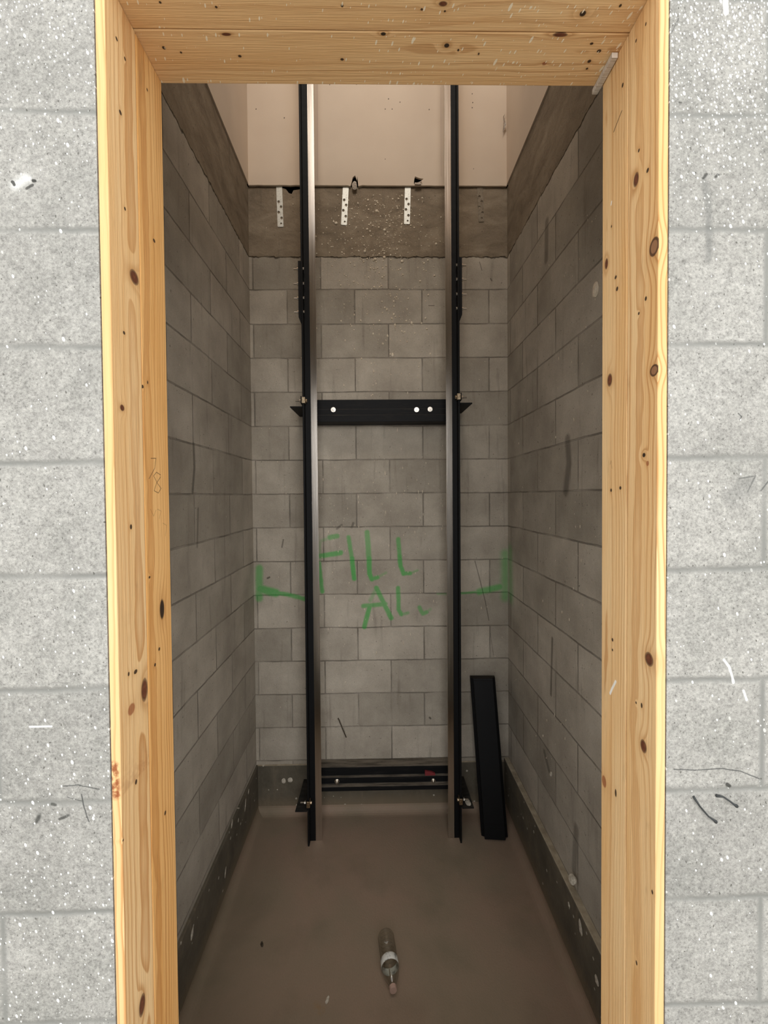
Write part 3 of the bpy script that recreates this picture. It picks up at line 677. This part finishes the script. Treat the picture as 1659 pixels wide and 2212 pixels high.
# brackets holding the rails
def bracket(s, zc, label, ends):
    xf = xfl if s < 0 else xfr
    t = thing('rail_bracket', (xf, Y0, zc), label, 'bracket', 'rail brackets')
    y0, y1 = -.045, YB-Y0-.001
    bm = bmesh.new(); x0, x1 = s*.0095, s*.075
    prof = [(x0, y0), (x1, y0), (x1-s*.004, y1), (x0, y1)]
    prism(bm, prof, lambda p: Vector((p[0], p[1], 0)), lambda p: Vector((p[0], p[1], .006)))
    finish(bm, 'shelf', M_BLACK, t, bev=.0008)
    bm = bmesh.new(); box(bm, (min(x0, s*.0155), -.012, .006), (max(x0, s*.0155), y1, .058)); finish(bm, 'upright', M_BLACK, t, bev=.0008)
    # forged clip gripping the flange, with its bolt
    bm = bmesh.new(); box(bm, (min(-s*.007, -s*.0005), -.046, .022), (max(-s*.007, -s*.0005), -.012, .056))
    box(bm, (min(-s*.007, s*.012), -.047, .022), (max(-s*.007, s*.012), -.039, .056)); finish(bm, 'rail_clip', M_BRASS, t, bev=.002)
    bm = bmesh.new(); cyl(bm, (-s*.007, -.027, .039), (-s, 0, 0), .010, .008, 6); finish(bm, 'bolt', M_BRASS, t, bev=.0008)
    bm = bmesh.new(); box(bm, (min(s*.012, s*.017), -.045, .020), (max(s*.012, s*.017), -.012, .060)); finish(bm, 'clamp_washer', M_BLACK, t, bev=.001)
    bm = bmesh.new(); cyl(bm, (s*.017, -.027, .039), (s, 0, 0), .009, .009, 6); cyl(bm, (s*.026, -.027, .039), (s, 0, 0), .0042, .022, 10); finish(bm, 'nut', M_ZINC, t)
    return t
zbu = onY(635, 880, Y0-.045).z; zbu2 = onY(1010, 872, Y0-.045).z
bracket(-1, zbu, 'dark steel bracket clamping the left rail at the upper cross bar', 0)
bracket(1, zbu2, 'dark steel bracket clamping the right rail at the upper cross bar', 0)
zbl = onY(650, 1752, Y0-.045).z
bracket(-1, zbl-.006, 'dark steel bracket clamping the left rail near the pit floor', 0)
bracket(1, zbl-.006, 'dark steel bracket near the pit floor on the right rail, carrying a white chip', 0)
# chip on the lower right bracket
q = Vector((xfr+.05, Y0-.012, zbl+.0008)); bm = bmesh.new(); blob(bm, Vector((0, 0, .002)), (0, 0, 1), .016, 1.5, .14, Vector((0, 1, 0)), 2)
o = finish(bm, 'mortar_chip', M_CHIP); o.location = q; tag(o, 'pale chip of mortar lying on the lower right rail bracket', 'rubble')
# red tag on the lower bar ledge
q0 = onY(929, 1676, YB-.0835)
bm = bmesh.new(); prof = [(-.031, 0), (.031, 0), (.030, .010), (.008, .020), (-.031, .026)]
prism(bm, prof, lambda p: Vector((p[0], -.008, p[1])), lambda p: Vector((p[0], .007, p[1])))
o = finish(bm, 'red_shim', M_RED, bev=.001); o.location = (q0.x, YB-.0835, zl+.0626); tag(o, 'small dull red wedge lying on the lower cross bar above a bolt', 'wedge')

# spare cross bar leaning in the corner
t = thing('steel_channel', (0, 0, 0), 'loose black steel channel leaning upright in the right rear corner of the pit', 'steel bar')
bm = bmesh.new()
prof = [(-.074, .052), (.074, .052), (.074, .030), (.066, .026), (.066, -.012), (.050, -.030), (.050, -.046), (-.062, -.046), (-.062, -.028), (-.074, -.020)]
prof = [(-.073, .035), (.073, .035), (.073, -.010), (.057, -.018), (.057, -.040), (-.057, -.040), (-.057, -.018), (-.073, -.010)]
b0 = (onZ(1040, 1806, ZP)+onZ(1096, 1806, ZP))/2; Lc = .90
tp = onY(1042, 1462, YB-.05)
b0.z = ZP+.004; ax = (tp-b0); Lc = ax.length; ax.normalize()
xx = (Vector((1, 0, 0))-ax*ax.x).normalized(); xx = (Matrix.Rotation(math.radians(-10), 3, ax) @ xx); yy = ax.cross(xx)
o = thing
A_ = [bm.verts.new((p[0], p[1], 0)) for p in prof]; B_ = [bm.verts.new((p[0], p[1], Lc)) for p in prof]
inn = [(p[0]*.90, p[1]*.86) for p in prof]
C_ = [bm.verts.new((p[0], p[1], 0)) for p in inn]; D_ = [bm.verts.new((p[0], p[1], Lc-.004)) for p in inn]; n = len(prof)
for i in range(n):
    j = (i+1) % n
    bm.faces.new((A_[i], A_[j], B_[j], B_[i])); bm.faces.new((C_[j], C_[i], D_[i], D_[j]))
    bm.faces.new((A_[j], A_[i], C_[i], C_[j])); bm.faces.new((B_[i], B_[j], D_[j], D_[i]))
bm.faces.new(D_)
t.matrix_world = Matrix(((xx.x, yy.x, ax.x, b0.x), (xx.y, yy.y, ax.y, b0.y), (xx.z, yy.z, ax.z, b0.z), (0, 0, 0, 1)))
finish(bm, 'channel', M_BLACK, t, bev=.0015)
bm = bmesh.new(); box(bm, (-.056, -.046, .08), (.056, -.0405, Lc-.012)); finish(bm, 'cover_strip', M_BLACK, t, bev=.0015)

# ------------------------------------------------------------------ straps under the plasterboard
def strap(x0, y0, x1, y1, mat, label, nh=5):
    p, q = onY(x0, y0, YB-.0035), onY(x1, y1, YB-.0035)
    L = (p-q).length+.012; w = .0175
    out = [(-w, .0), (-w+.004, -.0), (w-.004, -.0), (w, .004), (w, L), (-w, L), (-w, .004)][1:]
    holes = []
    for k, (hx, hz) in enumerate(((.004, .020), (.008, .052), (-.008, .086), (.007, .118), (-.006, .148))):
        rr = .0078 if k else .0055
        holes.append([(hx+rr*math.cos(a*math.pi/5), hz+rr*1.1*math.sin(a*math.pi/5)) for a in range(10)])
    bm = bmesh.new(); sheet(bm, [out]+holes, lambda a, b: Vector((a, 0, b)), Vector((0, .002, 0)))
    o = finish(bm, 'metal_strap', mat); o.location = q; o.rotation_euler = (0, math.atan2(p.x-q.x, p.z-q.z), 0)
    bmv = bmesh.new(); tag(o, label, 'strap', 'perforated metal straps on the concrete beam'); bmv.free()
    return o
strap(603, 404, 606, 490, M_GALV, 'perforated metal strap left of the left guide rail, beside the black void')
strap(747, 404, 743, 486, M_GALV, 'spotted perforated strap between the rails, under the torn hanging plasterboard')
strap(881, 404, 879, 484, M_GALV, 'perforated strap between the rails, just inside the right guide rail')
strap(1037, 404, 1040, 479, M_SMEAR, 'perforated strap smeared the colour of the concrete, right of the right rail')

# torn plasterboard flaps
P_ = onY(766, 401, yd-.004); bm = bmesh.new(); blob(bm, Vector((0, 0, 0)), (0, -1, .1), .016, 1.7, .35, sub=2); o = finish(bm, 'plaster_lump', M_GYP)
o.location = P_; tag(o, 'torn lump of gypsum hanging in the notch of the upper plasterboard', 'plaster')
P_ = onY(904, 393, yd-.004); bm = bmesh.new()
sheet(bm, [[(-.024, -.0201), (-.022, -.004), (-.010, -.006), (.004, .000), (.020, .006), (.012, -.008), (.022, -.016), (.0, -.024)]], lambda a, b: Vector((a, -abs(b)*.5, b)), Vector((0, .003, 0)))
o = finish(bm, 'paper_flap', M_GYP); o.location = P_; tag(o, 'torn paper flap at the hole in the upper plasterboard near the right rail', 'paper')
for i, (x, y, pts, lb) in enumerate(((1088, 262, [(-.006, -.05), (.004, -.02), (-.004, .01), (.008, .052), (.002, .03), (-.012, 0.)], 'upper curl of joint tape peeling off the right corner of the plasterboard'),
                                     (1087, 283, [(-.012, -.032), (-.002, -.02), (.010, .018), (.006, .034), (-.004, .012)], 'lower curl of joint tape peeling off the right corner of the plasterboard'))):
    bm = bmesh.new(); sheet(bm, [pts], lambda a, b: Vector((a, -.012-abs(a)*1.5, b)), Vector((0, .0012, 0)))
    o = finish(bm, 'joint_tape', M_GYP); o.location = onY(x, y, yd); tag(o, lb, 'tape')

# shim at the right head corner
m = Mat('shim_white'); M_SHIM = m.out(m.ramp(m.noise(m.vec(m.x*20., m.y*400., m.z*20.), 1., 2), [(.3, lin((176, 160, 140))), (.7, lin((232, 224, 212)))]), .5)
p0 = onX(1333, 116, XJ1-.003); p1 = onX(1293, 184, XJ1-.012)
bm = bmesh.new(); box(bm, (XJ1-.014, .838, ZH-.011), (XJ1-.0015, .915, ZH-.0002))
o = finish(bm, 'shim', M_SHIM, bev=.001); recenter(o, (XJ1-.007, .876, ZH-.011)); tag(o, 'white shim strip wedged in the top right corner of the wooden opening', 'shim')

# ------------------------------------------------------------------ nails, wires, debris
def wire(name, pts, rad, mat, label, cat):
    bm = bmesh.new(); c = Vector(pts[0]); tube(bm, [Vector(p)-c for p in pts], rad)
    o = finish(bm, name, mat, smooth=True); o.location = c; tag(o, label, cat); return o
a, b = onY(731, 1553, YB-.012), onY(748, 1593, YB-.030)
wire('nail', [Vector((a.x-.002, YB+.01, a.z-.006)), a+Vector((-.001, .0, 0)), a+Vector((.004, -.004, -.004)), (a+b)/2, b], [.0035, .0035, .0035, .0032, .0030], M_RUST, 'bent steel nail sticking out of the back wall above the lower cross bar', 'nail')
fw = lambda x, y, dd=0.: onY(x, y, YF-dd)
wire('wire_tie', [fw(1497, 1718, -.004), fw(1499, 1722, .003), fw(1512, 1742, .005), fw(1530, 1763, .006), fw(1541, 1771, .008), fw(1546, 1775, .006)], [.0022, .0020, .0016, .0014, .0018, .0032], M_WIRE, 'longer dark bent wire on the right outer block wall, pointing down', 'wire')
wire('wire_tie', [fw(1546, 1718, -.004), fw(1549, 1719, .003), fw(1562, 1721, .005), fw(1577, 1731, .006), fw(1586, 1738, .008), fw(1591, 1741, .006)], [.0032, .0026, .0016, .0015, .0018, .0032], M_WIRE, 'shorter dark bent wire at the mortar joint of the right outer block wall', 'wire')
def chip(pt, nrm, rad, el, label, mat=M_CHIP, flat=.35, ang=0., nm='mortar_chip'):
    bm = bmesh.new(); blob(bm, Vector((0, 0, 0)), nrm, rad, el, flat, Vector((0, 0, 1)) if abs(nrm[2]) < .5 else Vector((0, 1, 0)), 2, ang)
    o = finish(bm, nm, mat); o.location = pt; tag(o, label, 'rubble'); return o
chip(onZ(707, 2160, ZP+.003), (0, 0, 1), .006, 2.2, 'white chip lying on the pit floor left of the bottle, near a tan stain', flat=.6, ang=.3)
chip(onZ(566, 2040, ZP+.002), (0, 0, 1), .006, 2.0, 'tiny dark scrap lying on the bare left half of the pit floor', M_RUST, .4, -.4, 'dark_scrap')
chip(onX(1237, 1900, XR-.024)+Vector((-.0, 0, 0)), (-1, 0, .8), .017, 1.2, 'pale lump of mortar on the ledge along the right wall', flat=.6)
chip(onX(1190, 1672, XR-.002), (-1, 0, 0), .008, 2.0, 'white curl of mortar stuck to the right block wall above the ledge', flat=.5, ang=.5)
chip(onX(1287, 626, XR-.002), (-1, 0, 0), .018, 1.5, 'cream lump of mortar stuck high on the right block wall by the jamb', M_MORTAR, .45)
for (x, y, rr, el, lb) in ((613, 1687, .013, 1.2, 'left one of two pale mortar splats low on the back wall'), (627, 1685, .016, .9, 'right one of two pale mortar splats low on the back wall')):
    chip(onY(x, y, YB-.013), (0, -1, 0), rr, el, lb, flat=.25)
for (x, y, rr, el, lb) in ((537, 1710, .008, 1.7, 'pale splat on the left base nearest the back corner'), (530, 1740, .008, 3.8, 'long pale splat on the left base'), (501, 1780, .010, 1.9, 'white splat on the left base below the long one'),
                           (515, 1772, .006, 1.6, 'small white splat on the left base between two larger ones'), (487, 1885, .008, 2.8, 'slanting white splat halfway along the left base'), (415, 2018, .011, 1.8, 'white splat on the left base closest to the jamb')):
    chip(onX(x, y, XL+.013), (1, 0, 0), rr, el, lb, flat=.2, ang=.35)
for (x, y, rr, el, lb) in ((1254, 2004, .012, 2.2, 'large pale splat on the dark right base below the ledge'), (1229, 1955, .008, 1.3, 'small round splat on the dark right base below the ledge lump'), (1289, 2118, .012, 1.3, 'pale splat on the right base at the jamb')):
    chip(onX(x, y, XR-.031), (-1, 0, 0), rr, el, lb, flat=.2, ang=-.3)

# mortar spatter on the back wall and the side walls: uncountable
def spatter(name, n, gen, nrm, label):
    bm = bmesh.new()
    for _ in range(n):
        p, rr, el = gen(); blob(bm, p, nrm, rr, el, .5, sub=1)
    o = finish(bm, name, M_MORTAR, smooth=True); tag(o, label, 'spatter', kind='stuff'); return o
def g_back():
    while True:
        x = random.gauss(818, 62); y = 420+abs(random.gauss(0, 1))*170
        if 560 < x < 1085 and y < 860 and (y > 540 or random.random() < 1): break
    rr = .0016+.0050*random.random()**2.5+(.005 if random.random() < .03 else 0)
    el = 1.+(max(0, y-600)/200)*random.random()*1.5
    return onY(x, y, YB-.0004), rr*(1 if y < 760 else .8), min(el, 3.)
spatter('mortar_spatter', 900, g_back, (0, -1, 0), 'cream mortar spatter thrown over the upper back wall between the rails')
def g_back2():
    x = random.uniform(690, 965) if random.random() < .75 else random.uniform(560, 1090); y = random.triangular(860, 1500, 1080)
    if 855 < y < 925 and 684 < x < 968: y = 1000
    return onY(x, y, YB-.0004), .0009+.0018*random.random()**2, random.uniform(2., 6.5)
spatter('mortar_drips', 170, g_back2, (0, -1, 0), 'thin cream drips and streaks on the back wall around the green writing')
def g_right():
    x = random.uniform(1110, 1298); y = random.uniform(450, 1650)
    return onX(x, y, XR-.0004), .0009+.0022*random.random()**2.5, random.uniform(1.2, 4.)
spatter('mortar_drips', 130, g_right, (-1, 0, 0), 'scattered cream specks on the right block wall of the shaft')

# ------------------------------------------------------------------ bottle on the pit floor
m = Mat('clear_plastic'); nt = m.nt; b = m.b
tr = nt.nodes.new('ShaderNodeBsdfTransparent'); tr.inputs[0].default_value = (.97, .97, .955, 1)
gl = nt.nodes.new('ShaderNodeBsdfGlossy'); gl.inputs['Roughness'].default_value = .12
lw_ = nt.nodes.new('ShaderNodeLayerWeight'); lw_.inputs[0].default_value = .3; frv = V(nt, lw_.outputs['Facing']).pow(2.)*.5+.05
mx = nt.nodes.new('ShaderNodeMixShader'); nt.links.new(frv.s, mx.inputs[0]); nt.links.new(tr.outputs[0], mx.inputs[1]); nt.links.new(gl.outputs[0], mx.inputs[2])
nt.links.new(mx.outputs[0], nt.nodes['Material Output'].inputs[0])
M_PET = m.m
m = Mat('paper_label'); M_LABEL = m.out(m.ramp(m.noise(m.obj, 70., 3), [(.36, lin((150, 150, 146))), (.5, lin((226, 226, 220)))]), .6)
m = Mat('bottle_cap'); M_CAP = m.out(lin((186, 156, 142)), .5)
pn = onZ(850, 2160, ZP); pb = onZ(831, 2022, ZP)
ax = (pb-pn); Lb = .205; ax.z = 0; ax.normalize()       # from cap to base
RB = .0355
t = thing('plastic_bottle', (pn.x, pn.y, ZP+RB+.0005), 'clear plastic bottle with a white label band lying on the pit floor', 'bottle')
xx = Vector((0, 0, 1)).cross(ax).normalized(); yy = ax.cross(xx)
t.matrix_world = Matrix(((xx.x, yy.x, ax.x, pn.x), (xx.y, yy.y, ax.y, pn.y), (xx.z, yy.z, ax.z, ZP+RB+.0005), (0, 0, 0, 1)))
kb = RB/.032; prof = [(.0105, .006), (.0105, .018), (.014, .022), (.020, .034), (.026, .048), (.030, .062), (.0318, .074), (.0312, .080), (.0312, .104), (.0318, .108)]
zz = .108
while zz < .185:
    prof += [(.0318, zz+.003), (.0296, zz+.007), (.0296, zz+.009), (.0318, zz+.013)]; zz += .0145
prof += [(.0310, .196), (.027, .203), (.018, .2045), (.006, .200)]
prof = [(a_*kb, b_) for a_, b_ in prof]
inner = [(max(rr-.0006, .001), z+(.0 if z < .19 else -.0006)) for rr, z in prof]
bm = bmesh.new(); R1 = lathe(bm, prof, 40); R2 = lathe(bm, inner, 40)
for k in range(40):
    j = (k+1) % 40; bm.faces.new((R1[0][k], R1[0][j], R2[0][j], R2[0][k]))
bm.faces.new(R1[-1]); bm.faces.new(R2[-1])
finish(bm, 'body', M_PET, t, smooth=True)
bm = bmesh.new(); lathe(bm, [(.0320*kb, .079), (.0326*kb, .080), (.0326*kb, .104), (.0320*kb, .105)], 40); o = finish(bm, 'label_band', M_LABEL, t, smooth=True)
bm = bmesh.new(); R3 = lathe(bm, [(.0135, .0), (.0140, .001), (.0140, .014), (.0125, .015)], 24); bm.faces.new(R3[0]); bm.faces.new(R3[-1]); finish(bm, 'cap', M_CAP, t, smooth=False, bev=.0)

# ------------------------------------------------------------------ light
w = bpy.data.worlds.new('World'); S.world = w; w.use_nodes = True
bg = w.node_tree.nodes['Background']; bg.inputs[0].default_value = (.965, .985, 1.0, 1); bg.inputs[1].default_value = 1.55
def area(name, loc, target, sx, sy, e, col):
    l = bpy.data.lights.new(name, 'AREA'); l.shape = 'RECTANGLE'; l.size = sx; l.size_y = sy; l.energy = e; l.color = col
    o = bpy.data.objects.new(name, l); COL.objects.link(o); o.location = loc
    o.rotation_euler = (Vector(target)-Vector(loc)).to_track_quat('-Z', 'Y').to_euler(); return o
area('daylight_fill', (.7, -3.6, 2.3), (0, .7, 1.2), 3.0, 2.0, 80, (1., .97, .94))  # added soft fill behind the camera, no window modelled there
area('upper_landing_lamp', (0., -.4, 5.6), (0, YB, 4.0), 1.0, 1.0, 35, (1., .85, .70))
S.view_settings.view_transform = 'Standard'; S.view_settings.look = 'None'; S.view_settings.gamma = 1.; S.view_settings.use_curve_mapping = False
S.view_settings.exposure = 0.15
